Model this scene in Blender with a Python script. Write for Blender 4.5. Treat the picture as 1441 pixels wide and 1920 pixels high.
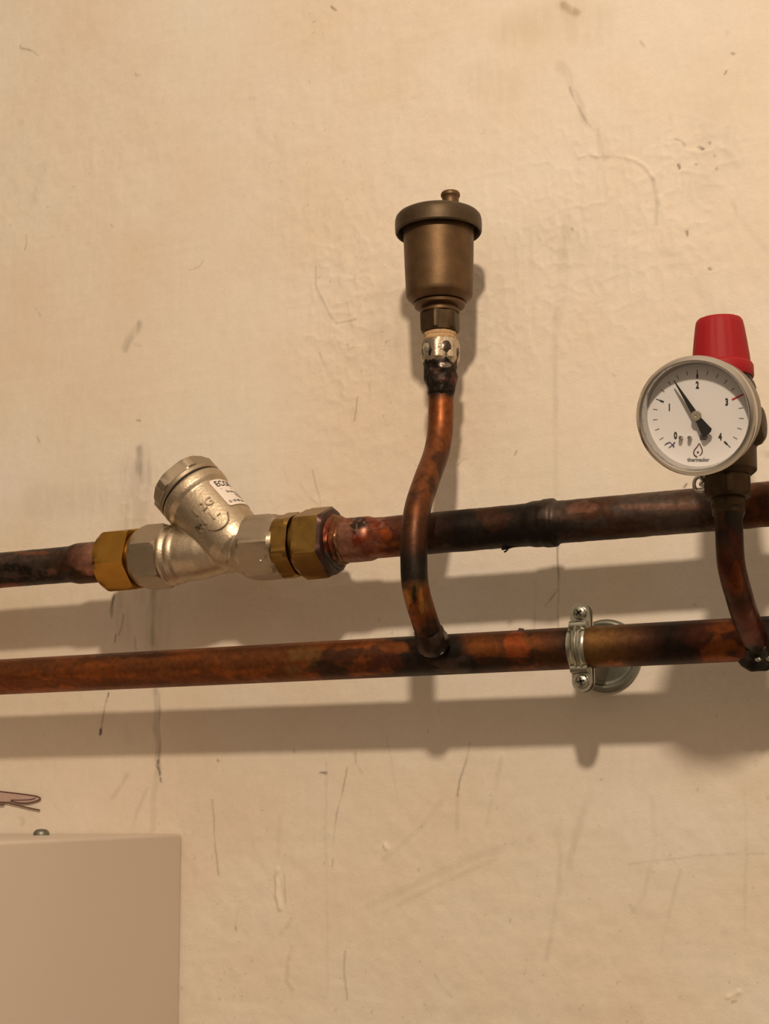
import bpy, bmesh, math
import numpy as np
from mathutils import Vector, Matrix

for o in list(bpy.data.objects):
    bpy.data.objects.remove(o, do_unlink=True)
scn = bpy.context.scene
COL = scn.collection

# ------------------------------------------------------------------ camera
FPX = 2900.0
YAW, PITCH, ROLL = math.radians(25), math.radians(10.5), math.radians(-0.5)
Fv = np.array([-math.sin(YAW)*math.cos(PITCH), math.cos(YAW)*math.cos(PITCH), math.sin(PITCH)])
Rv = np.cross(Fv, [0, 0, 1]); Rv /= np.linalg.norm(Rv); Uv = np.cross(Rv, Fv)
Rv, Uv = Rv*math.cos(ROLL)+Uv*math.sin(ROLL), Uv*math.cos(ROLL)-Rv*math.sin(ROLL)
CP = np.array([0, 0, 1.5]) - Fv*0.92
cd = bpy.data.cameras.new('camera'); cam = bpy.data.objects.new('camera', cd); COL.objects.link(cam)
cd.sensor_fit = 'VERTICAL'; cd.sensor_height = 24.0; cd.lens = FPX/1920*24.0
cd.clip_start = 0.01; cd.clip_end = 50
cam.matrix_world = Matrix(((Rv[0], Uv[0], -Fv[0], CP[0]), (Rv[1], Uv[1], -Fv[1], CP[1]), (Rv[2], Uv[2], -Fv[2], CP[2]), (0, 0, 0, 1)))
scn.camera = cam

# ------------------------------------------------------------------ world, lamp, exposure
w = bpy.data.worlds.new('room_light'); scn.world = w; w.use_nodes = True
nt = w.node_tree; nt.nodes.clear()
n_out = nt.nodes.new('ShaderNodeOutputWorld'); n_bg = nt.nodes.new('ShaderNodeBackground')
n_tc = nt.nodes.new('ShaderNodeTexCoord'); n_sep = nt.nodes.new('ShaderNodeSeparateXYZ')
n_cr = nt.nodes.new('ShaderNodeValToRGB'); n_mr = nt.nodes.new('ShaderNodeMapRange')
n_mr.inputs[1].default_value = -1; n_mr.inputs[2].default_value = 1
cr = n_cr.color_ramp; cr.elements[0].position = 0.0; cr.elements[0].color = (.07, .050, .033, 1)
cr.elements[1].position = 1.0; cr.elements[1].color = (.50, .375, .26, 1)
for p_, c_ in ((0.38, (.12, .085, .056, 1)), (0.56, (.28, .20, .135, 1))):
    e = cr.elements.new(p_); e.color = c_
n_bg.inputs['Strength'].default_value = 1.85
nt.links.new(n_tc.outputs['Generated'], n_sep.inputs[0]); nt.links.new(n_sep.outputs['Z'], n_mr.inputs[0])
nt.links.new(n_mr.outputs[0], n_cr.inputs[0])
n_mx = nt.nodes.new('ShaderNodeMapRange'); n_mx.inputs[1].default_value = -1.0; n_mx.inputs[2].default_value = -.1; n_mx.inputs[3].default_value = .22; n_mx.inputs[4].default_value = 1.0
n_mul = nt.nodes.new('ShaderNodeVectorMath'); n_mul.operation = 'SCALE'
nt.links.new(n_sep.outputs['X'], n_mx.inputs[0]); nt.links.new(n_cr.outputs[0], n_mul.inputs[0]); nt.links.new(n_mx.outputs[0], n_mul.inputs['Scale'])
nt.links.new(n_mul.outputs[0], n_bg.inputs[0])
nt.links.new(n_bg.outputs[0], n_out.inputs[0])

LAMP = (0.42, -1.0, 2.07)
ld = bpy.data.lights.new('ceiling_lamp', 'POINT'); ld.energy = 37; ld.color = (1, .80, .60); ld.shadow_soft_size = 0.032
lamp = bpy.data.objects.new('ceiling_lamp', ld); lamp.location = LAMP; COL.objects.link(lamp)

vs = scn.view_settings
vs.view_transform = 'Standard'; vs.look = 'None'; vs.gamma = 1; vs.use_curve_mapping = False; vs.exposure = 0.0

# ------------------------------------------------------------------ pixel <-> place
def ray(px, py): return Fv + Rv*(px-720)/FPX - Uv*(py-960)/FPX
def at(px, py, Y=0.0):
    d = ray(px, py); return CP + d*((Y-CP[1])/d[1])
def onX(px, py, X):
    d = ray(px, py); return CP + d*((X-CP[0])/d[0])
def onZ(px, py, Z):
    d = ray(px, py); return CP + d*((Z-CP[2])/d[2])
def sc(P): return float((np.asarray(P)-CP) @ Fv)/FPX          # metres per pixel at a place
def pr(P):
    d = np.atleast_2d(P)-CP; z = d @ Fv
    return np.stack([720+FPX*(d @ Rv)/z, 960-FPX*(d @ Uv)/z], 1)

# ------------------------------------------------------------------ noise
def _h(i, j, k, s):
    n = (i*374761393 + j*668265263 + k*2147483647*7 + s*1274126177) & 0xffffffff
    n = ((n ^ (n >> 13))*1274126177) & 0xffffffff
    n = ((n ^ (n >> 16))*2246822519) & 0xffffffff
    return ((n ^ (n >> 15)) & 0xffff)/65535.0
def vnoise(P, seed=0):
    P = np.asarray(P, float); I = np.floor(P).astype(np.int64); f = P-I; f = f*f*(3-2*f)
    r = 0
    for a in (0, 1):
        for b in (0, 1):
            for c in (0, 1):
                wgt = (f[:, 0] if a else 1-f[:, 0])*(f[:, 1] if b else 1-f[:, 1])*(f[:, 2] if c else 1-f[:, 2])
                r = r + wgt*_h(I[:, 0]+a+5000, I[:, 1]+b+5000, I[:, 2]+c+5000, seed)
    return r
def fbm(P, scale, octv=4, seed=0, stretch=(1, 1, 1)):
    P = np.asarray(P)*np.array(stretch)*scale; r = 0; a = .5; t = 0
    for o in range(octv):
        r = r + a*vnoise(P*(2**o)+17.3*o, seed+o); t += a; a *= .5
    return r/t

def sst(x, a, b):
    t = np.clip((x-a)/(b-a), 0, 1); return t*t*(3-2*t)

# ------------------------------------------------------------------ materials
def mat(name, color=(.5, .5, .5), metal=0.0, rough=.5, attr=False, bump=0.0, bscale=900, mottle=0.0, mscale=120, coat=0.0, spec=.5, mot2=None):
    m = bpy.data.materials.new(name); m.use_nodes = True; t = m.node_tree; N = t.nodes; Lk = t.links
    b = N['Principled BSDF']; b.inputs['Metallic'].default_value = metal; b.inputs['Roughness'].default_value = rough
    b.inputs['Base Color'].default_value = (*color, 1); b.inputs['Coat Weight'].default_value = coat
    b.inputs['Specular IOR Level'].default_value = spec
    tc = N.new('ShaderNodeTexCoord')
    src = None
    if attr:
        a = N.new('ShaderNodeAttribute'); a.attribute_name = 'Col'; src = a.outputs['Color']
        Lk.new(a.outputs['Alpha'], b.inputs['Roughness'])
    if mottle:
        nz = N.new('ShaderNodeTexNoise'); nz.inputs['Scale'].default_value = mscale; nz.inputs['Detail'].default_value = 6
        Lk.new(tc.outputs['Object'], nz.inputs['Vector'])
        mx = N.new('ShaderNodeMix'); mx.data_type = 'RGBA'; mx.blend_type = 'MIX' if mot2 else 'MULTIPLY'
        mr = N.new('ShaderNodeMapRange'); mr.inputs[1].default_value = .3; mr.inputs[2].default_value = .7
        mr.inputs[3].default_value = 0; mr.inputs[4].default_value = mottle
        Lk.new(nz.outputs['Fac'], mr.inputs[0]); Lk.new(mr.outputs[0], mx.inputs['Factor'])
        if src is not None: Lk.new(src, mx.inputs[6])
        else: mx.inputs[6].default_value = (*color, 1)
        mx.inputs[7].default_value = (*(mot2 or (.35, .32, .30)), 1)
        src = mx.outputs[2]
    if src is not None: Lk.new(src, b.inputs['Base Color'])
    if bump:
        nb = N.new('ShaderNodeTexNoise'); nb.inputs['Scale'].default_value = bscale; nb.inputs['Detail'].default_value = 4
        bp = N.new('ShaderNodeBump'); bp.inputs['Strength'].default_value = bump; bp.inputs['Distance'].default_value = .0004
        Lk.new(tc.outputs['Object'], nb.inputs['Vector']); Lk.new(nb.outputs['Fac'], bp.inputs['Height']); Lk.new(bp.outputs[0], b.inputs['Normal'])
    return m

M_wall = mat('wall_plaster', attr=True, bump=.35, bscale=700, mottle=.10, mscale=260, mot2=(.55, .42, .27), spec=.25)
M_cop = mat('tarnished_copper', metal=.82, attr=True, bump=.16, bscale=600, mottle=.55, mscale=340)
M_sold = mat('burnt_solder', (.10, .085, .075), .7, .36, bump=.7, bscale=260, mottle=.8, mscale=220)
M_nick = mat('cast_nickel', (.56, .47, .345), 1.0, .42, bump=.45, bscale=650, mottle=.25, mscale=300)
M_nicks = mat('machined_nickel', (.42, .35, .26), 1.0, .42, bump=.12, bscale=400, mottle=.15, mscale=200)
M_brass = mat('yellow_brass', (.45, .24, .045), 1.0, .26, bump=.06, bscale=300, mottle=.35, mscale=90)
M_brass2 = mat('dull_brass', (.33, .20, .055), 1.0, .34, bump=.1, bscale=300, mottle=.5, mscale=120)
M_flux = mat('heat_stained_brass', (.10, .055, .045), .8, .42, bump=.3, bscale=300, mottle=.5, mscale=160)
M_old = mat('aged_brass', (.145, .085, .038), .7, .50, bump=.12, bscale=500, mottle=.55, mscale=110)
M_oldc = mat('aged_brass_lid', (.095, .065, .035), .7, .5, bump=.15, bscale=500, mottle=.5, mscale=110)
M_old2 = mat('dark_valve_brass', (.075, .045, .020), .7, .50, bump=.35, bscale=300, mottle=.6, mscale=140)
M_hemp = mat('jointing_tape', (.55, .36, .19), 0, .7, bump=.6, bscale=600, mottle=.4, mscale=500)
M_zinc = mat('zinc_plated_steel', (.47, .47, .39), 1.0, .27, bump=.12, bscale=400, mottle=.35, mscale=260)
M_zincd = mat('dull_zinc', (.27, .275, .225), .85, .45, bump=.2, bscale=400, mottle=.3, mscale=160)
M_chrome = mat('chromed_steel', (.50, .48, .45), 1.0, .16)
M_case = mat('satin_steel', (.20, .17, .13), .85, .42, bump=.05)
M_dial = mat('dial_white', (.74, .73, .72), 0, .55)
M_ink = mat('black_ink', (.02, .02, .022), 0, .6)
M_inkg = mat('grey_ink', (.16, .16, .17), 0, .6)
M_inkr = mat('red_ink', (.45, .02, .04), 0, .6)
M_inkb = mat('blue_pen', (.05, .05, .16), 0, .6)
M_logo = mat('logo_ink', (.09, .03, .04), 0, .6)
M_need = mat('needle_black', (.012, .012, .012), 0, .4)
M_hub = mat('hub_brass', (.36, .32, .25), .5, .45)
M_red = mat('red_plastic', (.32, .006, .011), 0, .6, spec=.3, mottle=.15, mscale=60, bump=.03)
M_black = mat('black_rubber', (.01, .01, .01), 0, .5)
M_paper = mat('sticker_paper', (.80, .72, .66), 0, .5)
M_box = mat('white_enamel', (.60, .52, .44), 0, .38, bump=.02, bscale=80, spec=.4)
M_mauve = mat('mauve_marker', (.50, .36, .31), 0, .8, mottle=.2, mscale=200)
M_brown = mat('brown_pencil', (.12, .055, .04), 0, .8)
M_slot = mat('dark_recess', (.03, .027, .024), .6, .5)
g = bpy.data.materials.new('gauge_glass'); g.use_nodes = True; t = g.node_tree; t.nodes.clear()
go = t.nodes.new('ShaderNodeOutputMaterial'); gm = t.nodes.new('ShaderNodeMixShader'); gt = t.nodes.new('ShaderNodeBsdfTransparent')
gg = t.nodes.new('ShaderNodeBsdfGlossy'); gg.inputs['Roughness'].default_value = .03; gl = t.nodes.new('ShaderNodeLayerWeight'); gl.inputs[0].default_value = .5; gp = t.nodes.new('ShaderNodeMath'); gp.operation = 'POWER'; gp.inputs[1].default_value = 4.5; gf = t.nodes.new('ShaderNodeMath'); gf.operation = 'MULTIPLY_ADD'; gf.inputs[1].default_value = .6; gf.inputs[2].default_value = .018; t.links.new(gl.outputs['Facing'], gp.inputs[0]); t.links.new(gp.outputs[0], gf.inputs[0])
t.links.new(gf.outputs[0], gm.inputs[0]); t.links.new(gt.outputs[0], gm.inputs[1]); t.links.new(gg.outputs[0], gm.inputs[2]); t.links.new(gm.outputs[0], go.inputs[0])
M_glass = g

# ------------------------------------------------------------------ object helpers
def tag(o, label=None, cat=None, group=None, kind=None):
    if label: o['label'] = label
    if cat: o['category'] = cat
    if group: o['group'] = group
    if kind: o['kind'] = kind
    return o
def thing(name, label, cat, loc, group=None):
    o = bpy.data.objects.new(name, None); o.empty_display_size = .01; o.location = tuple(loc); COL.objects.link(o)
    return tag(o, label, cat, group)
def root_loc(p):
    v = Vector((0, 0, 0))
    while p is not None: v += p.location; p = p.parent
    return v
def obj(name, V, Fc, m, parent=None, sharp=30, col=None, mats=None, fm=None):
    """one mesh object from world-space vertices"""
    V = np.asarray(V, float)
    if parent is None: org = (V.min(0)+V.max(0))/2
    else: org = np.array(root_loc(parent))
    me = bpy.data.meshes.new(name); me.from_pydata((V-org).tolist(), [], [list(map(int, f)) for f in Fc]); me.update()
    if col is not None:
        a = me.color_attributes.new('Col', 'FLOAT_COLOR', 'POINT'); a.data.foreach_set('color', np.asarray(col, np.float32).ravel())
    bm = bmesh.new(); bm.from_mesh(me); bmesh.ops.recalc_face_normals(bm, faces=bm.faces)
    for f in bm.faces: f.smooth = True
    lim = math.radians(sharp)
    for e in bm.edges:
        if len(e.link_faces) == 2 and e.calc_face_angle(0) > lim: e.smooth = False
    bm.to_mesh(me); bm.free()
    for mm in (mats or [m]): me.materials.append(mm)
    if fm is not None: me.polygons.foreach_set('material_index', fm)
    o = bpy.data.objects.new(name, me); COL.objects.link(o); o.parent = parent
    if parent is None: o.location = tuple(org)
    return o
class MB:
    def __init__(s): s.V = []; s.F = []
    def add(s, V, F_):
        n = len(s.V); s.V += [tuple(v) for v in V]; s.F += [[i+n for i in f] for f in F_]; return s
def nrm(v): v = np.asarray(v, float); return v/np.linalg.norm(v)
FRONT = np.array([0, -1.0, 0])
def lathe_geo(O, ax, prof, n=72, e1=FRONT, lump=0, lscale=300, seed=3, caps=(True, True), dense=0):
    """prof: (s, r) or (s, r, hexR, phi): ring radius limited by a hexagon of corner radius hexR turned by phi"""
    O = np.asarray(O, float); ax = nrm(ax)
    if abs(nrm(e1) @ ax) > .99: e1 = np.array([0, 0, 1.0])
    e1 = nrm(e1-ax*(e1 @ ax)); e2 = np.cross(ax, e1)
    if dense:
        q = [prof[0]]
        for a_, b_ in zip(prof[:-1], prof[1:]):
            m_ = max(1, int(abs(b_[0]-a_[0])/dense))
            q += [(a_[0]+(b_[0]-a_[0])*k_/m_, a_[1]+(b_[1]-a_[1])*k_/m_) for k_ in range(1, m_+1)]
        prof = q
    phi0 = next((math.radians(p[3]) for p in prof if len(p) > 2), 0)
    th = phi0+np.arange(n)*2*math.pi/n
    V = []; Fc = []
    for p in prof:
        r = np.full(n, p[1], float)
        if len(p) > 2:
            a = (th-math.radians(p[3])) % (math.pi/3)
            r = np.minimum(r, p[2]*math.cos(math.pi/6)/np.cos(a-math.pi/6))
        V.append(O+ax*p[0]+np.outer(np.cos(th)*r, e1)+np.outer(np.sin(th)*r, e2))
    k = len(prof)
    for i in range(k-1):
        for j in range(n):
            j2 = (j+1) % n; Fc.append((i*n+j, i*n+j2, (i+1)*n+j2, (i+1)*n+j))
    V = np.concatenate(V)
    if lump:
        s = (V-O) @ ax; d = V-O-np.outer(s, ax); l = np.linalg.norm(d, axis=1, keepdims=True)+1e-9
        V = V+d/l*((fbm(V, lscale, 3, seed)-.5)*2*lump)[:, None]
    if caps[0]: Fc.append(tuple(range(n))[::-1])
    if caps[1]: Fc.append(tuple((k-1)*n+j for j in range(n)))
    return V, Fc
def lathe(name, O, ax, prof, m, parent=None, sharp=28, **k):
    V, Fc = lathe_geo(O, ax, prof, **k); return obj(name, V, Fc, m, parent, sharp)
def bez(prof, r=.0006):
    return prof
def spline(P, per=20):
    P = np.asarray(P, float); out = []
    Q = np.vstack([2*P[0]-P[1], P, 2*P[-1]-P[-2]])
    for i in range(1, len(Q)-2):
        for k in range(per):
            t = k/per; a, b, c, d = Q[i-1], Q[i], Q[i+1], Q[i+2]
            out.append(.5*((2*b)+(-a+c)*t+(2*a-5*b+4*c-d)*t*t+(-a+3*b-3*c+d)*t**3))
    out.append(Q[-2]); return np.array(out)
def tube_geo(P, rad, n=16, cap=True, up=np.array([0, -1.0, .01])):
    P = np.asarray(P, float); rad = np.broadcast_to(np.asarray(rad, float), (len(P),))
    T = np.gradient(P, axis=0); T /= np.linalg.norm(T, axis=1, keepdims=True)
    u = up-T[0]*(up @ T[0]); u = nrm(u); V = []; Fc = []
    th = np.arange(n)*2*math.pi/n
    for i in range(len(P)):
        u = nrm(u-T[i]*(u @ T[i])); v = np.cross(T[i], u)
        V.append(P[i]+np.outer(np.cos(th)*rad[i], u)+np.outer(np.sin(th)*rad[i], v))
    for i in range(len(P)-1):
        for j in range(n):
            j2 = (j+1) % n; Fc.append((i*n+j, i*n+j2, (i+1)*n+j2, (i+1)*n+j))
    if cap: Fc.append(tuple(range(n))[::-1]); Fc.append(tuple((len(P)-1)*n+j for j in range(n)))
    return np.concatenate(V), Fc
def box_geo(x0, x1, y0, y1, z0, z1, bev=0.0, seg=3):
    bm = bmesh.new(); bmesh.ops.create_cube(bm, size=1)
    for v in bm.verts: v.co = Vector(((x0+x1)/2+v.co.x*(x1-x0), (y0+y1)/2+v.co.y*(y1-y0), (z0+z1)/2+v.co.z*(z1-z0)))
    if bev: bmesh.ops.bevel(bm, geom=list(bm.edges), offset=bev, segments=seg, affect='EDGES', profile=.5)
    V = [tuple(v.co) for v in bm.verts]; bm.verts.index_update(); Fc = [[v.index for v in f.verts] for f in bm.faces]; bm.free()
    return V, Fc
def blob_geo(c, rx, ry, rz, lump=.0, seed=1, n=20):
    V = []; Fc = []
    for i in range(n+1):
        a = math.pi*i/n
        for j in range(2*n):
            b = math.pi*j/n
            V.append((math.sin(a)*math.cos(b), math.sin(a)*math.sin(b), math.cos(a)))
    V = np.array(V); k = 1+lump*(fbm(V+seed, 2.2, 3, seed)-.5)*2; V = V*k[:, None]*np.array([rx, ry, rz])+np.asarray(c)
    for i in range(n):
        for j in range(2*n):
            j2 = (j+1) % (2*n); Fc.append((i*2*n+j, i*2*n+j2, (i+1)*2*n+j2, (i+1)*2*n+j))
    bm = bmesh.new(); vs_ = [bm.verts.new(v) for v in V]
    for f in Fc: bm.faces.new([vs_[i] for i in f])
    bmesh.ops.remove_doubles(bm, verts=bm.verts, dist=1e-6); bm.verts.index_update()
    V = [tuple(v.co) for v in bm.verts]; Fc = [[v.index for v in f.verts] for f in bm.faces]; bm.free(); return V, Fc
def text_geo(s, size, extr=0.0, xs=1.0, sub=None, bold=0.0, align='CENTER'):
    c = bpy.data.curves.new('t', 'FONT'); c.body = s; c.size = size; c.extrude = extr; c.offset = bold
    c.align_x = align; c.align_y = 'CENTER'; c.resolution_u = 4
    o = bpy.data.objects.new('t', c); COL.objects.link(o); bpy.context.view_layer.update()
    me = bpy.data.meshes.new_from_object(o.evaluated_get(bpy.context.evaluated_depsgraph_get()))
    bpy.data.objects.remove(o)
    bm = bmesh.new(); bm.from_mesh(me)
    if sub:
        bmesh.ops.triangulate(bm, faces=bm.faces)
        for _ in range(3):
            ed = [e for e in bm.edges if e.calc_length() > sub]
            if ed: bmesh.ops.subdivide_edges(bm, edges=ed, cuts=1); bmesh.ops.triangulate(bm, faces=bm.faces)
    bm.verts.index_update()
    V = np.array([v.co[:] for v in bm.verts]) if len(bm.verts) else np.zeros((0, 3)); V[:, 0] *= xs
    Fc = [[v.index for v in f.verts] for f in bm.faces]; bm.free(); return V, Fc

# ------------------------------------------------------------------ wall
SEG = []   # (polyline px, width px, strength, colour, height m)
def mark(pts, wd, st, col=(.20, .15, .10), h=0.0): SEG.append((pts, wd, st, col, h))
GR = (.17, .14, .105); DKM = (.06, .045, .035); OL = (.40, .31, .16); PL = (.78, .68, .56)
mark([(287, 1105), (289, 1200), (292, 1300), (295, 1400), (298, 1440), (289, 1485), (286, 1556)], 11, .38, GR)
mark([(298, 1300), (299, 1400), (298, 1440)], 4, .3, GR)
mark([(297, 1424), (296, 1430)], 4, .75, DKM); mark([(294, 1435), (300, 1446), (300, 1452)], 4, .75, DKM); mark([(300, 1458), (302, 1466)], 3.5, .7, DKM)
mark([(258, 845), (262, 868), (268, 900)], 13, .38, GR); mark([(266, 850), (272, 900)], 30, .18, GR)
mark([(250, 900), (250, 980)], 75, .22, GR); mark([(285, 1110), (295, 1190)], 60, .20, GR); mark([(225, 1120), (240, 1200)], 30, .16, GR)
mark([(60, 940), (180, 935)], 50, .10, GR)
mark([(214, 1116), (211, 1128), (208, 1142), (209, 1156)], 5.4, .9, DKM); mark([(211, 1132), (211, 1150)], 5.4, .6, DKM); mark([(232, 1152), (227, 1180), (222, 1190)], 4.5, .6, DKM); mark([(253, 1195), (254, 1218)], 4, .6, DKM); mark([(217, 1190), (215, 1204)], 3, .5, DKM)
mark([(203, 1300), (198, 1318)], 2.5, .8, DKM); mark([(197, 1322), (190, 1360), (187, 1375)], 1.8, .4, DKM); mark([(187, 1370), (187, 1377)], 5.5, .95, DKM)
mark([(1045, 1022), (1046, 1100), (1045, 1172)], 4.5, .55, GR); mark([(1045, 1105), (1032, 1122), (1022, 1135)], 2.5, .45, GR); mark([(1040, 560), (1041, 700), (1041, 930)], 9, .14, GR); mark([(1046, 1172), (1046, 1240)], 4, .25, GR)
mark([(1003, 1090), (1000, 1200)], 3, .15, GR)
mark([(262, 608), (250, 624), (238, 640), (232, 655)], 15, .42, GR); mark([(252, 645), (262, 648)], 6, .35, GR)
mark([(37, 84), (38, 90), (52, 92), (62, 96), (72, 104)], 2.4, .65, GR); mark([(252, 137), (256, 142), (263, 140)], 2.5, .4, GR)
mark([(49, 440), (50, 455), (47, 468)], 3, .45, GR); mark([(84, 305), (70, 350), (62, 382)], 13, .13, GR); mark([(208, 421), (211, 425)], 3, .6, DKM); mark([(380, 490), (372, 501), (355, 506)], 3, .3, OL); mark([(256, 787), (262, 788)], 3.5, .85, DKM)
mark([(620, 12), (623, 16), (630, 20)], 3.2, .6, DKM); mark([(66, 577), (75, 592)], 3, .3, GR); mark([(38, 230), (38, 235)], 8, .25, GR); mark([(70, 820), (74, 830)], 4, .35, GR)
mark([(590, 500), (592, 530), (605, 565), (620, 590), (632, 603)], 3.5, .25, GR, .0004); mark([(632, 605), (650, 602), (667, 598)], 4, .3, GR, .0004)
mark([(650, 645), (655, 655), (665, 650)], 4, .25, GR, .0004); mark([(669, 745), (667, 765), (664, 788)], 3, .45, GR); mark([(690, 720), (694, 740)], 2.5, .3, GR); mark([(598, 660), (610, 690)], 2, .25, GR)
mark([(683, 690), (696, 698)], 4, .3, PL, .0005)
mark([(730, 560), (740, 600), (720, 640)], 60, .12, GR); mark([(745, 640), (742, 700)], 30, .10, GR)
mark([(1050, 14), (1062, 20), (1078, 28)], 13, .55, (.28, .20, .09)); mark([(960, 55), (1040, 35), (1110, 50)], 60, .20, OL); mark([(1045, 0), (1042, 10)], 8, .3, OL); mark([(900, 150), (950, 160)], 60, .13, OL)
mark([(1048, 120), (1062, 150), (1080, 195), (1108, 240), (1125, 275), (1135, 292)], 13, .22, (.36, .26, .19), -.0003); mark([(1066, 165), (1078, 195), (1098, 225), (1108, 240)], 3, .4, GR)
mark([(1070, 278), (1085, 296), (1105, 290), (1135, 293), (1160, 294), (1190, 300), (1210, 315), (1225, 335)], 5, .22, (.40, .27, .2), .0007); mark([(1225, 335), (1232, 380), (1228, 420)], 7, .22, GR, .0003)
mark([(1310, 274), (1318, 279)], 5, .9, DKM); mark([(1303, 307), (1305, 309)], 4, .8, DKM); mark([(1271, 308), (1273, 315)], 4, .7, DKM); mark([(1337, 290), (1339, 293)], 3.5, .6, DKM); mark([(1264, 260), (1278, 264), (1283, 273)], 3, .4, GR); mark([(1341, 315), (1343, 318)], 3, .7, DKM); mark([(1329, 267), (1331, 269)], 3, .6, DKM)
mark([(1287, 432), (1288, 440)], 3, .6, DKM); mark([(1327, 504), (1331, 505)], 4, .7, DKM); mark([(1357, 140), (1361, 133)], 4, .55, GR); mark([(1370, 101), (1374, 103)], 3, .6, DKM); mark([(1199, 77), (1208, 87)], 2.5, .35, GR); mark([(1362, 60), (1362, 64)], 7, .3, GR); mark([(1071, 428), (1073, 431)], 4, .5, GR)
mark([(1330, 210), (1350, 300), (1320, 340)], 60, .07, GR); mark([(1370, 380), (1400, 420), (1441, 480)], 9, .14, GR); mark([(1250, 470), (1300, 520), (1360, 590)], 22, .09, GR); mark([(1060, 430), (1045, 600)], 20, .12, GR)
mark([(1000, 450), (1070, 440), (1140, 500)], 90, .09, GR); mark([(915, 450), (930, 520)], 40, .10, OL)
mark([(1148, 702), (1152, 706)], 4.5, .5, GR); mark([(967, 846), (964, 854)], 2.5, .45, GR); mark([(1281, 915), (1286, 908)], 2.5, .6, DKM); mark([(857, 872), (866, 862), (874, 860)], 3.5, .4, GR); mark([(1430, 845), (1441, 850)], 10, .25, GR)
mark([(560, 905), (575, 930), (600, 950)], 3, .2, GR); mark([(528, 870), (540, 905)], 3, .18, GR); mark([(585, 880), (600, 945)], 2.5, .3, GR)
mark([(880, 1392), (874, 1425), (862, 1460), (856, 1492)], 3.4, .48, GR); mark([(856, 1492), (854, 1560)], 7, .14, GR); mark([(651, 1438), (640, 1490), (630, 1530), (624, 1580)], 3, .38, GR); mark([(600, 1449), (611, 1450)], 3.5, .7, DKM); mark([(665, 1410), (668, 1430), (678, 1450)], 3.5, .3, GR)
mark([(398, 1500), (402, 1580), (410, 1640)], 2.6, .36, GR); mark([(612, 1430), (610, 1560), (613, 1700), (614, 1860)], 6, .11, GR); mark([(623, 1612), (622, 1626)], 4, .35, GR); mark([(440, 1740), (442, 1745)], 5, .35, GR); mark([(450, 1690), (440, 1740)], 4, .14, GR)
mark([(525, 1530), (523, 1600)], 10, .2, OL); mark([(522, 1630), (520, 1665), (527, 1700)], 9, .35, PL, .0011); mark([(516, 1640), (516, 1680)], 4, .45, OL); mark([(534, 1640), (536, 1690)], 4, .35, OL)
mark([(545, 1725), (528, 1750)], 8, .15, GR); mark([(552, 1760), (542, 1800), (538, 1840), (548, 1855)], 8, .22, (.36, .27, .18), .0006); mark([(646, 1783), (644, 1820), (650, 1875)], 3, .32, GR)
mark([(722, 1583), (726, 1592)], 6, .8, PL, .0011); mark([(1362, 1873), (1376, 1868), (1384, 1860)], 7, .7, PL, .0009); mark([(1370, 1880), (1380, 1877)], 3, .5, GR)
mark([(940, 1420), (930, 1470), (915, 1540)], 8, .15, GR); mark([(1105, 1490), (1080, 1560), (1065, 1630)], 12, .15, GR); mark([(1045, 1550), (1050, 1660), (1035, 1740), (1022, 1800)], 9, .13, GR); mark([(1222, 1490), (1224, 1600), (1205, 1680), (1183, 1712)], 8, .15, GR); mark([(1275, 1630), (1250, 1720), (1238, 1790)], 6, .14, GR); mark([(1395, 1480), (1398, 1600), (1395, 1740)], 6, .11, GR)
mark([(690, 1700), (760, 1665), (860, 1620), (1000, 1568)], 12, .11, GR); mark([(700, 1720), (800, 1670), (930, 1610)], 7, .11, GR); mark([(830, 1500), (780, 1560), (720, 1610)], 9, .10, GR); mark([(1180, 1620), (1300, 1605), (1441, 1600)], 4, .15, GR); mark([(815, 1828), (825, 1850), (845, 1870)], 4, .2, GR)
mark([(240, 1450), (225, 1475), (212, 1495)], 8, .18, GR); mark([(275, 1480), (258, 1520), (245, 1555)], 7, .15, GR); mark([(36, 1534), (44, 1540), (40, 1546)], 7, .22, GR); mark([(361, 1558), (361, 1563)], 4, .3, GR); mark([(205, 1340), (240, 1380)], 30, .07, GR)
mark([(550, 1405), (552, 1409)], 3, .4, GR); mark([(407, 1425), (410, 1428)], 3, .6, DKM); mark([(1300, 1130), (1304, 1134)], 4, .35, GR); mark([(1120, 1430), (1300, 1440)], 60, .07, GR)
mark([(725, 1380), (745, 1500)], 4, .10, GR); mark([(1200, 1900), (760, 1895)], 30, .06, GR)
mark([(1127, 1460), (1127, 1462)], 4, .45, GR); mark([(955, 1724), (955, 1728)], 4, .3, GR); mark([(1180, 1700), (1186, 1712)], 6, .25, GR)

def axis_grid(lo, hi, d0, d1, step):
    a = np.arange(d0, d1, step)
    return np.concatenate([np.linspace(lo, d0, 14)[:-1], a, np.linspace(a[-1]+step, hi, 14)])
gx = axis_grid(-2.2, 2.2, -.325, .262, .0009); gz = axis_grid(0.0, 2.7, 1.175, 1.915, .0009)
X, Z = np.meshgrid(gx, gz); nx, nz = len(gx), len(gz)
WP = np.stack([X.ravel(), np.zeros(X.size), Z.ravel()], 1)
base = np.array([.745, .668, .560])
c1 = fbm(WP, 9, 4, 11); c2 = fbm(WP, 22, 4, 23); c3 = fbm(WP, 160, 3, 31); c4 = fbm(WP, 5, 3, 47)
colw = np.tile(base, (len(WP), 1))
colw *= (1+(c1-.5)[:, None]*np.array([.05, .16, .30])+(c2-.5)[:, None]*np.array([.05, .13, .24])+(c4-.5)[:, None]*.08)
colw *= (1+(c3-.5)*.05)[:, None]
H = (fbm(WP, 14, 3, 5)-.5)*.0012
rough_zone = sst(fbm(WP, 8, 3, 77), .38, .62)
H += (fbm(WP, 120, 4, 9)-.5)*.0006*(.35+rough_zone)
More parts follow.
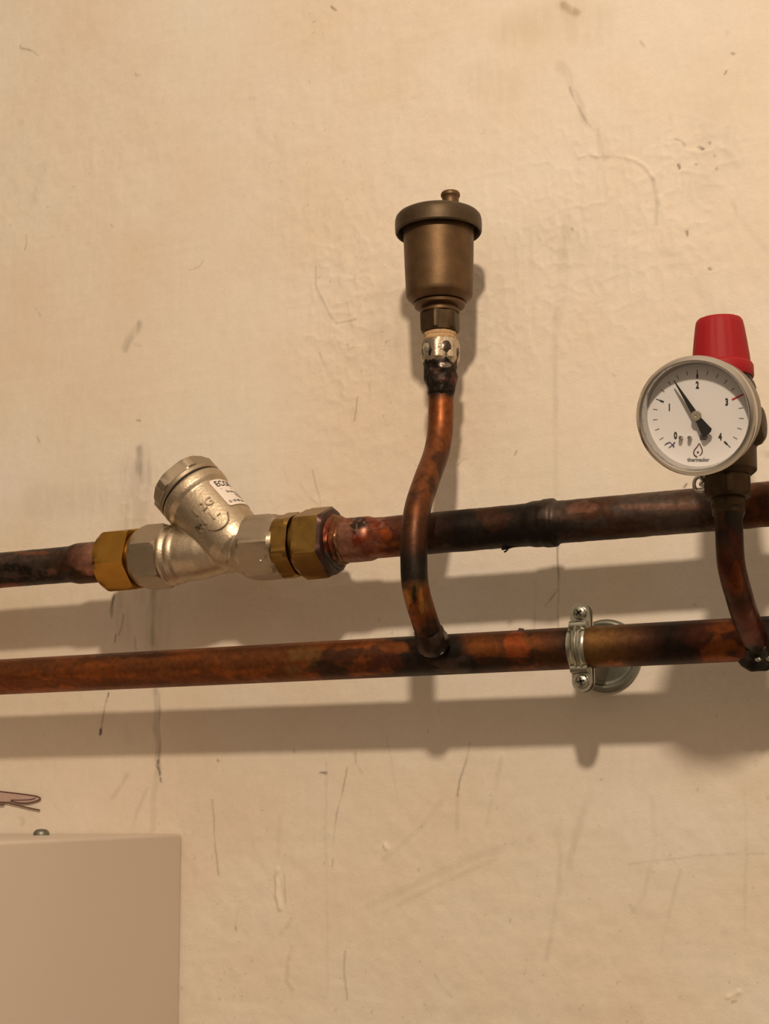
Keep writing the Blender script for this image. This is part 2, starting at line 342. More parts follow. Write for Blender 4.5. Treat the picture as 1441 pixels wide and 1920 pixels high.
crk = fbm(WP, 95, 3, 61); crk2 = fbm(WP, 190, 2, 62, (1, 1, .6))
ppx = pr(WP)
def zone(cx, cy, rx, ry): return np.exp(-(((ppx[:, 0]-cx)/rx)**2+((ppx[:, 1]-cy)/ry)**2))
zz_ = np.clip(zone(1130, 430, 260, 230)+zone(640, 620, 90, 190)+.7*zone(1330, 280, 90, 60)+.6*zone(900, 640, 160, 120)+.5*zone(250, 930, 80, 90)+.35*zone(700, 420, 120, 100), 0, 1)
H += ((1-np.abs(2*crk-1))**6-.3)*.00045*zz_ + ((1-np.abs(2*crk2-1))**5-.3)*.00022*(zz_+.12)
brush = fbm(WP, 300, 3, 15, (1.0, 1, .15)); H += (brush-.5)*.00014
br2 = fbm(WP, 260, 3, 16, (.12, 1, 1)); H += (br2-.5)*.00014
# small pits and specks scattered over the plaster
pit = fbm(WP, 420, 2, 63); pm = sst(pit, .83, .90)*rough_zone*.6
colw = colw*(1-pm[:, None]*.35)
warp = (fbm(WP, 90, 2, 91)-.5)*.004
for pts, wd, st, cc, hh in SEG:
    Q = [at(x, y, 0.0) for x, y in pts]; s_ = sc(Q[0]); R_ = wd*s_*.5
    A = np.array(Q); pad = R_*3+.004
    ix = np.where((gx > A[:, 0].min()-pad) & (gx < A[:, 0].max()+pad))[0]; iz = np.where((gz > A[:, 2].min()-pad) & (gz < A[:, 2].max()+pad))[0]
    if not len(ix) or not len(iz): continue
    idx = (iz[:, None]*nx+ix[None, :]).ravel(); P = WP[idx]; wv = warp[idx]*min(1, wd/12)
    dm = np.full(len(idx), 9.)
    for a, b in zip(A[:-1], A[1:]):
        ab = (b-a)[[0, 2]]; ap = np.stack([P[:, 0]+wv-a[0], P[:, 2]+wv-a[2]], 1); t_ = np.clip((ap @ ab)/(ab @ ab+1e-12), 0, 1)
        dm = np.minimum(dm, np.linalg.norm(ap-t_[:, None]*ab, axis=1))
    soft = max(R_, .0006)*(1.25 if wd > 5.5 else 1)
    wgt = st*(1-sst(dm, soft*.35, soft*1.5))*(.55+.9*np.clip(c3[idx], 0, 1) if wd > 8 else 1)
    if cc is not PL: wgt = wgt*(.62 if wd > 5.5 else .8)*(.55+.9*sst(brush[idx], .3, .6))
    wgt = np.clip(wgt, 0, 1)
    colw[idx] = colw[idx]*(1-wgt[:, None])+np.array(cc)*wgt[:, None]
    H[idx] += hh*(1-sst(dm, soft*.3, soft*1.4))*sst(crk2[idx], .32, .62)
edge = np.minimum(np.minimum(WP[:, 0]+.325, .262-WP[:, 0]), np.minimum(WP[:, 2]-1.175, 1.915-WP[:, 2]))
H *= sst(edge, 0, .01)
WV = WP.copy(); WV[:, 1] = -np.clip(H, -.0012, .0022)
ii, jj = np.meshgrid(np.arange(nx-1), np.arange(nz-1)); b0 = (jj*nx+ii).ravel()
WF = np.stack([b0, b0+1, b0+1+nx, b0+nx], 1)
me = bpy.data.meshes.new('wall_back'); nv, nf = len(WV), len(WF)
me.vertices.add(nv); me.vertices.foreach_set('co', WV.astype(np.float32).ravel())
me.loops.add(nf*4); me.loops.foreach_set('vertex_index', WF.astype(np.int32).ravel())
me.polygons.add(nf); me.polygons.foreach_set('loop_start', np.arange(0, nf*4, 4, dtype=np.int32)); me.polygons.foreach_set('loop_total', np.full(nf, 4, np.int32))
me.polygons.foreach_set('use_smooth', np.ones(nf, bool))
me.update(calc_edges=True); me.validate()
a = me.color_attributes.new('Col', 'FLOAT_COLOR', 'POINT')
a.data.foreach_set('color', np.concatenate([colw, np.full((nv, 1), .82)], 1).astype(np.float32).ravel())
me.materials.append(M_wall)
wall = bpy.data.objects.new('wall_back', me); COL.objects.link(wall); wall['kind'] = 'structure'

# mauve drawing on the plaster at the left edge of view
def ppoly(pts, Y, per=6): return spline([at(x, y, Y) for x, y in pts], per)
bm_ = MB()
outl = [(-90, 1479), (-30, 1481), (0, 1484), (35, 1488), (64, 1492), (73, 1495), (75, 1498), (70, 1501), (56, 1505), (38, 1505.5), (20, 1503), (0, 1504), (-40, 1503), (-90, 1502)]
top = [at(x, y, -.0016) for x, y in outl]; bot = [at(x, y, .002) for x, y in outl]; n_ = len(outl)
bm_.add(top+bot, [list(range(n_)), list(range(2*n_-1, n_-1, -1))]+[[i, (i+1) % n_, n_+(i+1) % n_, n_+i] for i in range(n_)])
im = obj('ink_drawing', bm_.V, bm_.F, M_mauve, wall, sharp=40); im['label'] = 'mauve leaf shape drawn on the plaster above the casing'
bl = MB()
for pts, r in (([(-90, 1479), (-30, 1481), (0, 1484), (35, 1488), (64, 1492), (73, 1495), (75, 1498), (70, 1501), (56, 1505), (38, 1505.5), (20, 1502)], .0004),
               ([(20, 1500), (40, 1500), (58, 1499), (66, 1496)], .0003), ([(-90, 1502), (0, 1504), (25, 1508), (50, 1514), (74, 1519)], .00045), ([(-60, 1509), (-10, 1510), (7, 1509)], .00045)):
    bl.add(*tube_geo(ppoly(pts, -.0017), r, 6))
ol = obj('ink_outline', bl.V, bl.F, M_brown, im, sharp=60)

# ------------------------------------------------------------------ copper colouring
OR = (.27, .080, .019); OB = (.18, .060, .018); YB = (.21, .105, .032); DK = (.026, .019, .015); BR = (.078, .031, .015); RD = (.24, .045, .018)
PK = (.30, .14, .095); GY = (.085, .062, .050); MR = (.11, .033, .02); RO = (.36, .085, .02); GN = (.055, .055, .043); CR = (.36, .25, .13)
def cop_colour(V, stops, key, patches=(), seed=0, along=(1, 1, 1), warp_px=26, var=.5, veins=None):
    pp = pr(V); n1 = fbm(V, 55, 4, seed+100); n2 = fbm(V, 140, 4, seed+200); n3 = fbm(V, 90, 4, seed+300, along); n4 = fbm(V, 340, 3, seed+400, along)
    k = pp[:, key]+(n1-.5)*2*warp_px+(n2-.5)*warp_px
    ks = [s[0] for s in stops]; A = np.array([s[1] for s in stops]); B = np.array([s[2] for s in stops]); W = np.array([s[3] for s in stops])
    ca = np.stack([np.interp(k, ks, A[:, i]) for i in range(3)], 1); cb = np.stack([np.interp(k, ks, B[:, i]) for i in range(3)], 1); wv_ = np.interp(k, ks, W)
    m = sst(n3*.7+n2*.3, .62-wv_*.25, .70-wv_*.25)[:, None]
    c = ca*(1-m)+cb*m
    c *= (1+(n4-.5)*var+(n1-.5)*.5)[:, None]
    for cx, cy, rx, ry, pc, st in patches:
        d = np.sqrt(((pp[:, 0]-cx)/rx)**2+((pp[:, 1]-cy)/ry)**2)+(n2-.5)*1.7+(n4-.5)*1.1
        wq = (st*(1-sst(d, .75, 1.1)))[:, None]; c = c*(1-wq)+np.array(pc)*wq
    if veins:
        vn = fbm(V, 210, 3, seed+500); vm = (1-sst(np.abs(vn-.5), .012, .045))*sst(pp[:, 0], veins[0], veins[0]+8)*(1-sst(pp[:, 0], veins[1]-30, veins[1]))*veins[3]
        c = c*(1-vm[:, None])+np.array(veins[2])*vm[:, None]
    lum = c.mean(1); rg = np.clip(.50-lum*.6+(n2-.5)*.25, .28, .60)
    return np.concatenate([np.clip(c, .01, 1), rg[:, None]], 1)
XA = np.array([1.0, 0, 0])
def xz(px, py, Y=-.05): return at(px, py, Y)
def hpipe(name, Y, z, px0, px1, radf, stops, patches, parent, seed, step=.0008, n=104, along=(.25, 1, 1), lump=0, veins=None):
    x0 = px0 if abs(px0) < 5 else at(px0, 1100, Y)[0]; x1 = px1 if abs(px1) < 5 else at(px1, 1100, Y)[0]
    xs = np.arange(x0, x1, step); xs = np.append(xs, x1)
    zz = np.full(len(xs), z); P = np.stack([xs, np.full(len(xs), Y), zz], 1); px = pr(P)[:, 0]
    V, Fc = tube_geo(P, radf(px), n)
    if lump:
        d = V.copy(); d[:, 0] = 0; d[:, 1] -= Y; d[:, 2] -= z; l = np.linalg.norm(d, axis=1, keepdims=True)+1e-9
        V = V+d/l*((fbm(V, 160, 3, seed+9)-.5)*2*lump)[:, None]
    return obj(name, V, Fc, M_cop, parent, 40, cop_colour(V, stops, 0, patches, seed, along, veins=veins))
ZL, ZU, YP = 1.4085, 1.4755, -.05
# lower pipe
lowst = [(-200, OR, OB, .5), (500, OR, OB, .5), (540, YB, OB, .7), (590, BR, OR, .9), (700, BR, OR, 1.0), (770, DK, BR, .8), (855, DK, GY, .6), (880, OB, DK, .9), (1010, BR, OB, .6), (1060, BR, DK, .5),
         (1112, OR, YB, .9), (1200, OR, BR, .8), (1250, BR, DK, 1.0), (1310, DK, MR, .9), (1345, BR, OR, 1.0), (1390, MR, OR, .6), (1410, DK, BR, .5), (1600, DK, BR, .6)]
lowpt = [(965, 1212, 22, 30, RO, .9), (575, 1225, 26, 22, YB, .6), (640, 1235, 35, 18, BR, .8), (660, 1250, 70, 14, DK, .5), (740, 1215, 40, 10, OR, .7), (720, 1240, 30, 16, MR, .8), (905, 1215, 32, 26, OR, .5), (930, 1245, 60, 14, DK, .7),
         (1280, 1222, 30, 24, DK, .8), (1345, 1208, 14, 24, OR, .8), (1327, 1225, 14, 20, OR, .7), (1370, 1240, 25, 6, OR, .6), (100, 1280, 200, 10, BR, .5), (240, 1226, 60, 8, DK, .5)]
lp = thing('copper_pipe', 'long lower copper pipe of bright orange brown running full width through a steel clip', 'pipe', (0, YP, ZL))
hpipe('pipe_tube', YP, ZL, -.62, .50, lambda px: np.full(len(px), .0109), lowst, lowpt, lp, 10)
dr = blob_geo(at(975, 1182, YP), .0018, .0018, .0012, .4); obj('solder_drip', *dr, M_sold, lp)

# upper right pipe
S1 = sc(at(900, 990, YP))
def rad_ur(px): return (.0114+.0013*(sst(px, 640, 652)-sst(px, 690, 706))+.0011*(sst(px, 985, 1005)-sst(px, 1038, 1047))+.0005*(sst(px, 1015, 1024)-sst(px, 1040, 1044)))
upst = [(600, RD, PK, .7), (690, RD, PK, .8), (735, MR, OR, .7), (790, BR, DK, .9), (850, DK, GY, .4), (900, DK, BR, .6), (960, DK, DK, .3), (1045, DK, GY, .5), (1100, GY, BR, .6), (1230, GY, (.12, .08, .06), .8), (1330, BR, GY, .6), (1395, BR, OB, .6), (1425, OB, BR, .7), (1445, MR, BR, .6), (1600, MR, DK, .5)]
uppt = [(672, 988, 19, 17, DK, .95), (722, 1002, 11, 14, RO, .9), (695, 1008, 16, 14, PK, .45), (690, 1012, 22, 26, RD, .5), (645, 1010, 14, 30, PK, .8), (920, 970, 30, 22, BR, .6), (1090, 950, 30, 12, PK, .35), (1260, 950, 90, 7, PK, .3)]
up = thing('copper_pipe', 'thick blackened upper copper pipe leaving the right end of the silver strainer', 'pipe', (.1, YP, ZU))
hpipe('pipe_tube', YP, ZU, 628, .50, rad_ur, upst, uppt, up, 40, lump=.00025, veins=(600, 740, (.33, .17, .11), .8))
tw = MB(); tw.add(*tube_geo(ppoly([(940, 1030), (950, 1028), (960, 1025), (968, 1022)], YP-.001), .0006, 6)); tw.add(*tube_geo(ppoly([(952, 1028), (948, 1033), (944, 1035)], YP-.001), .0005, 6))
obj('solder_drip', tw.V, tw.F, M_slot, up)
# upper left pipe
ul = thing('copper_pipe', 'short blackened copper pipe entering the left brass nut of the strainer', 'pipe', (-.3, YP, ZU))
def rad_ul(px): return .0111+.0014*(sst(px, 128, 150)-sst(px, 176, 196)*.6)
ulst = [(-300, DK, BR, .4), (60, DK, GY, .6), (130, DK, BR, .6), (158, BR, PK, .7), (185, BR, PK, .8), (230, DK, BR, .8)]
ulpt = [(170, 1060, 12, 34, (.32, .15, .10), .85), (65, 1037, 35, 5, OR, .6), (20, 1098, 30, 6, RD, .8), (95, 1072, 10, 8, PK, .3), (195, 1050, 10, 20, BR, .6)]
hpipe('pipe_tube', YP, ZU, -.62, 222, rad_ul, ulst, ulpt, ul, 70, lump=.0002, veins=(-200, 225, (.16, .09, .07), .35))

# ------------------------------------------------------------------ strainer run helpers
SX = lambda px, Y=YP, z=ZU: at(px, 1052-(px-260)*.085, Y)[0]
def run_prof(items):
    out = []
    for it in items:
        x = SX(it[0]); s_ = sc((x, YP, ZU)); q = [x, it[1]*s_]
        if len(it) > 2: q += [it[2]*s_, it[3]]
        out.append(tuple(q))
    return out
RUN0 = (0, YP, ZU)
# angle phi is measured from the front towards the floor: axis +x, e1 = front, e2 = x cross front = -z
# left brass nut
un = thing('brass_union', 'shiny yellow brass hexagon nut on the left end of the strainer', 'pipe fitting', (SX(240), YP, ZU))
lathe('hex_nut', RUN0, XA, run_prof([(203, 36), (204, 55, 64, 13), (212, 61, 64, 13), (219, 66, 64, 13), (252, 66, 64, 13), (262, 62, 64, 13), (264, 44)]), M_brass, un, n=96, sharp=20)
lathe('threaded_neck', RUN0, XA, run_prof([(258, 46), (262, 52), (274, 52), (276, 48), (282, 48)]), M_brass2, un, n=72)
# strainer
ST = thing('strainer_valve', 'silver cast Y strainer with angled capped branch between two brass nuts', 'valve', (SX(400), YP, ZU))
lathe('hex_end', RUN0, XA, run_prof([(266, 45), (267, 54, 62, -16), (274, 59, 62, -16), (282, 63, 62, -16), (313, 63, 62, -16), (318, 59, 62, -16), (319, 50)]), M_nicks, ST, n=96, sharp=20)
lathe('hex_end', RUN0, XA, run_prof([(470, 50), (471, 60, 66, 0), (477, 67, 66, 0), (520, 67, 66, 0), (528, 63, 66, 0), (534, 58, 66, 0), (536, 50)]), M_nicks, ST, n=96, sharp=20)
# body
JN = at(458, 1036, YP); RM = at(361, 926, YP)
BA = nrm(JN-RM); LBR = np.linalg.norm(JN-RM); BPX = np.hypot(458-361, 1036-926); kS = LBR/BPX
sb = sc(at(400, 980, YP))
body = MB()
body.add(*lathe_geo(RUN0, XA, run_prof([(310, 48), (316, 54), (320, 57), (324, 58), (328, 56), (331, 53), (334, 53), (337, 55), (341, 54), (346, 51), (360, 51), (385, 49), (412, 43), (432, 39), (448, 44), (460, 51), (468, 54), (476, 52)]), 96))
body.add(*lathe_geo(RM, BA, [(0, 64*sb), (2*kS, 68*sb), (5*kS, 69*sb), (17*kS, 68*sb), (21*kS, 65.5*sb), (25*kS, 62.2*sb), (60*kS, 61.6*sb), (120*kS, 60*sb), (135*kS, 56*sb), (150*kS, 44*sb), (158*kS, 24*sb)], 96))
# parting-line rib under the junction
body.add(*box_geo(SX(395), SX(455), YP-.001, YP+.001, ZU-.0135, ZU, .0004, 2))
bo = obj('body', body.V, body.F, M_nick, ST, sharp=60)
rm = bo.modifiers.new('r', 'REMESH'); rm.mode = 'VOXEL'; rm.voxel_size = .00045; rm.use_smooth_shade = True
sm = bo.modifiers.new('s', 'SMOOTH'); sm.factor = .5; sm.iterations = 7
# cap of the branch
cp_ = [(-1*kS, 60*sb), (-2*kS, 67*sb), (-3*kS, 68*sb), (-9*kS, 68.5*sb), (-11*kS, 67*sb), (-12*kS, 65*sb, 71*sb, 12), (-14*kS, 68*sb, 71*sb, 12), (-30*kS, 68*sb, 71*sb, 12), (-34*kS, 63*sb, 71*sb, 12), (-35*kS, 50*sb), (-34*kS, 44*sb), (-34*kS, 10*sb)]
lathe('cap', RM, BA, cp_, M_nicks, ST, n=96, sharp=20)
lathe('seal_ring', RM, BA, [(-1.5*kS, 50*sb), (-1.5*kS, 65.5*sb), (.8*kS, 65.5*sb), (.8*kS, 50*sb)], M_slot, ST)
# frame on the branch: angle from front towards the upper right
NB = nrm(np.cross(BA, FRONT));
if (NB @ np.array([1, 0, 1])) < 0: NB = -NB
def wrap(U, Vv, R_, lift):   # U: arc length from phi=0 (m), Vv: metres from rim towards junction
    ph = U/R_; return RM+np.outer(Vv, BA)+np.outer(np.cos(ph)*(R_+lift), FRONT)+np.outer(np.sin(ph)*(R_+lift), NB)
RB = 61.6*sb
def patch(name, ph0, ph1, s0, s1, lift, th, m, parent, rnd=.002):
    nu, nvv = 40, 24; uu = np.linspace(math.radians(ph0), math.radians(ph1), nu)*RB; vv = np.linspace(s0, s1, nvv)
    def cr_(u, v):   # rounded corners
        return u, v
    UU, VV = np.meshgrid(uu, vv); u = UU.ravel(); v = VV.ravel()
    # squeeze to rounded rectangle
    cu, cv = (uu[0]+uu[-1])/2, (s0+s1)/2; hu, hv = (uu[-1]-uu[0])/2, (s1-s0)/2
    du = np.clip(np.abs(u-cu)-(hu-rnd), 0, None)/rnd; dv = np.clip(np.abs(v-cv)-(hv-rnd), 0, None)/rnd
    l = np.maximum(1, np.hypot(du, dv)/np.maximum(np.maximum(du, dv), 1e-9)); l[(du == 0) | (dv == 0)] = 1
    u = np.where(du > 0, cu+np.sign(u-cu)*((hu-rnd)+du*rnd/l), u); v = np.where(dv > 0, cv+np.sign(v-cv)*((hv-rnd)+dv*rnd/l), v)
    A_ = wrap(u, v, RB, lift); B_ = wrap(u, v, RB, lift-th); Fc = []
    for i in range(nvv-1):
        for j in range(nu-1):
            k0 = i*nu+j; Fc.append((k0, k0+1, k0+nu+1, k0+nu)); k1 = k0+nu*nvv; Fc.append((k1+nu, k1+nu+1, k1+1, k1))
    loop = list(range(nu))+[i*nu+nu-1 for i in range(1, nvv)]+[(nvv-1)*nu+j for j in range(nu-2, -1, -1)]+[i*nu for i in range(nvv-2, 0, -1)]
    for i in range(len(loop)):
        a_, b_ = loop[i], loop[(i+1) % len(loop)]; Fc.append((a_, b_, b_+nu*nvv, a_+nu*nvv))
    return obj(name, np.vstack([A_, B_]), Fc, m, parent, 50)
stk = patch('sticker', 52, 128, 27*kS, 88*kS, .0003, .0005, M_paper, ST); stk['label'] = 'white paper sticker with printed code'
ink = MB()
def wtext(mb, s, size, phi, spx, xs=1, extr=0.0, lift=.0004, bold=0.0, align='LEFT', sub=.0012):
    V, Fc = text_geo(s, size, extr, xs, sub, bold, align)
    u = math.radians(phi)*RB+V[:, 0]; v = spx*kS-V[:, 1]
    Q = np.zeros((len(V), 3))
    for z_ in np.unique(np.round(V[:, 2], 7)):
        k = np.abs(V[:, 2]-z_) < 1e-6; Q[k] = wrap(u[k], v[k], RB, lift+z_)
    mb.add(Q, Fc)
wtext(ink, 'ECON', .0062, 59, 38, .85, bold=.00010, lift=.00045)
wtext(ink, 'Strainer PN20', .0026, 68, 57.5, 1, bold=.00003, lift=.00045)
wtext(ink, 'Y222', .0044, 84, 67, .9, bold=.00008, lift=.00045)
wtext(ink, 'G 18 08 20 Y 222', .0026, 57, 80, 1, bold=.00005, lift=.00045)
ink.add(wrap(np.array([62, 62, 90, 90])*math.pi/180*RB, np.array([49.0, 50, 50, 49])*kS, RB, .0005), [[0, 1, 2, 3]])
obj('sticker_print', ink.V, ink.F, M_ink, stk, 60)
cast = MB()
wtext(cast, '1', .0078, -9, 60, 1.1, extr=.0005, bold=.0001); wtext(cast, '2G', .0075, 10, 62, .95, extr=.0005, bold=.0001)
wtext(cast, 'PN', .0068, -22, 83, .9, extr=.0005, bold=.0001); wtext(cast, '|', .006, 12, 84, 1.6, extr=.0005); wtext(cast, '-', .006, 22, 90, 1.6, extr=.0005)
for pts in ([(-4, 98), (4, 108), (12, 113), (22, 114), (31, 111), (37, 104), (41, 96)],):
    P = spline(np.array([[math.radians(a_)*RB, b_*kS, 0] for a_, b_ in pts]), 8); cast.add(*tube_geo(wrap(P[:, 0], P[:, 1], RB, .0001), .0005, 8))
obj('cast_lettering', cast.V, cast.F, M_nicks, ST, 30)
for (px_, py_, rr) in ((487, 1052, 3.2),):
    obj('grease_nipple' if False else 'cast_dot', *blob_geo(at(px_, py_, YP-59*sc(at(487, 1050, YP))), .0011, .0007, .0011, 0, 1, 8), M_nick, ST)
# right brass union
ur = thing('brass_union', 'dull brass hexagon union with heat-stained face between strainer and blackened pipe', 'pipe fitting', (SX(590), YP, ZU))
lathe('threaded_neck', RUN0, XA, run_prof([(528, 50), (530, 58, 66, 22), (536, 64, 66, 22), (556, 64, 66, 22), (562, 60, 66, 22), (563, 50), (574, 48)]), M_brass2, ur, n=96, sharp=20)
lathe('hex_nut', RUN0, XA, run_prof([(565, 52), (566, 58, 70, 23), (574, 66, 70, 23), (580, 71, 70, 23), (615, 71, 70, 23), (619, 69, 70, 23)]), M_brass2, ur, n=96, sharp=20)
lathe('stained_face', RUN0, XA, run_prof([(616, 40), (618.8, 70, 69.8, 23), (620, 68, 69.5, 23), (626, 62, 69, 23), (628, 55), (628, 44)]), M_flux, ur, n=96, sharp=25)
V, Fc = lathe_geo(RUN0, XA, run_prof([(624, 52), (628, 50), (633, 45), (637, 48), (641, 42), (646, 44), (650, 38)]), 96, lump=.0013, lscale=300, dense=.0005)
obj('solder_ring', V, Fc, M_cop, ur, 50, cop_colour(V, [(600, PK, RD, .9), (660, PK, CR, .8)], 0, [(628, 1062, 14, 26, DK, .8), (630, 1010, 6, 18, CR, .8), (636, 1045, 7, 14, CR, .7)], 5))
db = MB()
for k_, (x_, r_, s0_, s1_) in enumerate(((622, 56, 20, 105), (627, 52, 25, 110), (632, 47, 30, 100))):
    xx = SX(x_); R0 = r_*sc((xx, YP, ZU)); ang = np.radians(np.linspace(s0_, s1_, 30))
    P = np.stack([np.full(30, xx), YP-np.cos(ang)*R0, ZU-np.sin(ang)*R0], 1); P[:, 0] += .0015*np.linspace(-1, 1, 30)
    db.add(*tube_geo(P, .0011+.0007*np.sin(np.linspace(0, 3.14, 30)), 10))
obj('solder_drip', db.V, db.F, M_sold, ur, 50)

# ------------------------------------------------------------------ left riser
XR = at(826, 740, -.05)[0]
rp = [(826, 700), (826, 740), (825, 800), (817, 850), (799, 900), (783, 950), (776, 1000), (775, 1050), (778, 1100), (791, 1150), (807, 1196), (811, 1206)]
RP = spline([onX(x, y, XR) for x, y in rp], 16)
rpx = pr(RP)
RS = thing('riser_pipe', 'thin copper pipe bowing forward past the thick pipe up to the brass air vent', 'pipe', RP[-1])
rr_ = np.full(len(RP), .0071)
V, Fc = tube_geo(RP, rr_, 64)
rst = [(700, DK, DK, .3), (735, DK, MR, .3), (752, (.24, .075, .022), OB, .4), (800, (.22, .068, .02), OB, .5), (860, (.20, .065, .02), BR, .5), (920, OB, BR, .6), (980, BR, OB, .4), (1020, BR, DK, .6), (1050, DK, DK, .2), (1085, DK, GY, .3), (1102, YB, OR, .5), (1135, OR, YB, .5), (1160, BR, OR, .6), (1190, DK, BR, .6), (1300, DK, GY, .4)]
rpt = [(776, 1115, 4, 24, DK, .9), (768, 1136, 4, 5, DK, .8), (789, 1125, 5, 22, (.62, .27, .06), .7), (762, 1130, 9, 22, (.5, .22, .05), .6), (838, 880, 8, 40, BR, .7), (843, 735, 10, 9, DK, .8)]
obj('pipe_tube', V, Fc, M_cop, RS, 50, cop_colour(V, rst, 1, rpt, 130, (1, 1, .35), 10, .4))
def saddle(name, P0, ax, r0, parent, lump=.0011, m=M_sold, seed=4, h=.006):
    return lathe(name, P0, ax, [(-h*.9, r0*1.55), (-h*.55, r0*1.5), (-h*.2, r0*1.25), (h*.15, r0*1.14), (h*.5, r0*1.06), (h*.9, r0*1.0)], m, parent, 50, n=64, lump=lump, lscale=260, seed=seed)
axb = nrm(RP[-14]-RP[-1])
V, Fc = lathe_geo(RP[-1]+axb*.004, axb, [(-.0065, .0085), (-.0035, .0088), (-.001, .0085), (.001, .0080), (.0035, .0077), (.0055, .0071)], 64, lump=.0009, lscale=260, seed=4, dense=.0005)
obj('solder_joint', V, Fc, M_cop, RS, 50, cop_colour(V, [(1100, DK, GY, .6), (1300, DK, GY, .5)], 1, [(836, 1190, 5, 12, (.4, .37, .3), .6), (829, 1228, 5, 5, (.6, .55, .45), .8), (800, 1210, 30, 20, BR, .4)], 6))  # pale silver patches paint glints into the dark joint colour

# ------------------------------------------------------------------ air vent and its coupling
def vprof(items, X, Y, ref):   # items (py of the silhouette, r px[, hexR, phi]) on a vertical axis, heights measured where the axis sits
    out = []
    for it in items:
        P = at(ref(it[0]), it[0], Y); s_ = sc(P); q = [P[2], it[1]*s_]
        if len(it) > 2: q += [it[2]*s_, it[3]]
        out.append(tuple(q))
    return out
ZA = np.array([0, 0, 1.0])
vref = lambda py: 819.5+(py-408)*.0165
AV0 = (XR, YP, 0)
cpl = thing('threaded_coupling', 'solder-smeared fitting joining the air vent to its riser pipe', 'pipe fitting', (XR, YP, at(826, 742, YP)[2]))
lathe('hex_socket', AV0, ZA, vprof([(690, 27), (682, 32, 39, 8), (676, 37, 39, 8), (646, 38, 39, 8), (641, 35, 39, 8), (638, 26)], XR, YP, vref)[::1], M_nick, cpl, n=96, sharp=20)
V, Fc = lathe_geo(AV0, ZA, vprof([(744, 24), (736, 26), (728, 26.5), (720, 29), (708, 31), (690, 31.5), (680, 33), (672, 35), (664, 36.5), (655, 35), (646, 33), (642, 28)], XR, YP, vref), 96, lump=.0011, lscale=240, seed=8, dense=.0005)
obj('solder_joint', V, Fc, M_cop, cpl, 50, cop_colour(V, [(600, GY, DK, .7), (650, DK, GY, .7), (690, DK, GY, .5), (760, DK, MR, .4)], 1, [(797, 655, 7, 14, (.75, .68, .52), .9), (827, 652, 5, 12, (.75, .68, .52), .9), (851, 660, 7, 22, (.5, .40, .26), .8), (835, 684, 14, 4, (.5, .42, .36), .6), (850, 708, 6, 10, MR, .8)], 21))
lathe('sealing_tape', AV0, ZA, vprof([(640, 27), (639, 30), (636, 31), (633, 29.5), (630, 31), (626, 31), (624, 27)], XR, YP, vref), M_hemp, cpl, n=64, lump=.0004, lscale=500)
av = thing('air_vent', 'bulbous aged brass automatic air vent standing on top of the riser pipe', 'valve', (XR, YP, at(823, 624, YP)[2]))
lathe('hex_nut', AV0, ZA, vprof([(626, 28), (624, 34, 38.5, 6), (620, 37, 38.5, 6), (592, 38, 38.5, 6), (588, 36, 38.5, 6), (586, 28)], XR, YP, vref), M_old2, av, n=96, sharp=20)
lathe('threaded_collar', AV0, ZA, vprof([(589, 33), (588, 37), (584, 37), (583, 34), (579, 34), (578, 42), (576, 47), (571, 48), (569, 44), (566, 43)], XR, YP, vref), M_old, av, n=72)
lathe('body', AV0, ZA, vprof([(569, 40), (568, 50), (559, 60.5), (556.5, 62), (550, 62.8), (500, 64.5), (440, 66), (425, 66.5), (420, 62)], XR, YP, vref), M_old, av, n=96)
lathe('lid', AV0, ZA, vprof([(425, 68), (431, 71), (438, 76), (439, 79), (436, 81), (425, 81.5), (415, 81.2), (409, 79.5), (405, 76), (402, 70), (400, 55), (399, 25)], XR, YP, vref), M_oldc, av, n=96)
kx = 843-819.5; KO = np.array([XR+kx*sc((XR, YP, 1.65))*1.08, YP, 0])
lathe('valve_cap', KO, ZA, [(z_, r_) for z_, r_ in vprof([(402, 16), (378, 15.5), (373, 15.5), (370, 17), (368, 18.2), (364, 18), (361, 16), (360, 11), (359.5, 5)], 0, YP, lambda py: 843)], M_old, av, n=64)

# ------------------------------------------------------------------ right riser, valve, gauge
XQ = onX(1413, 1195, .2266)[0]; XQ = .2266
qp = [(1364, 940), (1364.5, 965), (1366, 1000), (1370, 1060), (1385, 1120), (1398, 1160), (1413, 1195), (1421, 1212)]
QP = spline([onX(x, y, XQ) for x, y in qp], 16)
q_top = QP[0]
RS2 = thing('riser_pipe', 'dark reddish curved copper pipe rising from the lower pipe to the pressure gauge', 'pipe', QP[-1])
V, Fc = tube_geo(QP, .0065, 64)
qst = [(940, DK, BR, .4), (985, DK, BR, .3), (1005, (.06, .018, .012), DK, .5), (1040, (.075, .02, .010), BR, .6), (1090, (.09, .028, .010), MR, .5), (1130, (.05, .016, .010), BR, .6), (1160, MR, DK, .5), (1180, (.13, .035, .02), MR, .5), (1203, (.20, .07, .045), MR, .4), (1215, GN, DK, .4), (1300, GN, DK, .3)]
obj('pipe_tube', V, Fc, M_cop, RS2, 50, cop_colour(V, qst, 1, [(1416, 1130, 8, 40, PK, .3), (1378, 1085, 10, 30, RO, .4)], 160, (1, 1, .35), 10, .4))
axq = nrm(QP[-14]-QP[-1])
V, Fc = lathe_geo(QP[-1]+axq*.003, axq, [(-.006, .0125), (-.0045, .0120), (-.0022, .0100), (.0008, .0082), (.003, .0072), (.005, .0064)], 64, lump=.0012, lscale=260, seed=14, dense=.0005)
obj('solder_joint', V, Fc, M_cop, RS2, 50, cop_colour(V, [(1100, GN, DK, .6), (1300, GN, DK, .5)], 1, [(1418, 1212, 5, 4, (.4, .4, .33), .8), (1434, 1205, 5, 12, (.25, .24, .2), .7)], 7))
dd = MB()
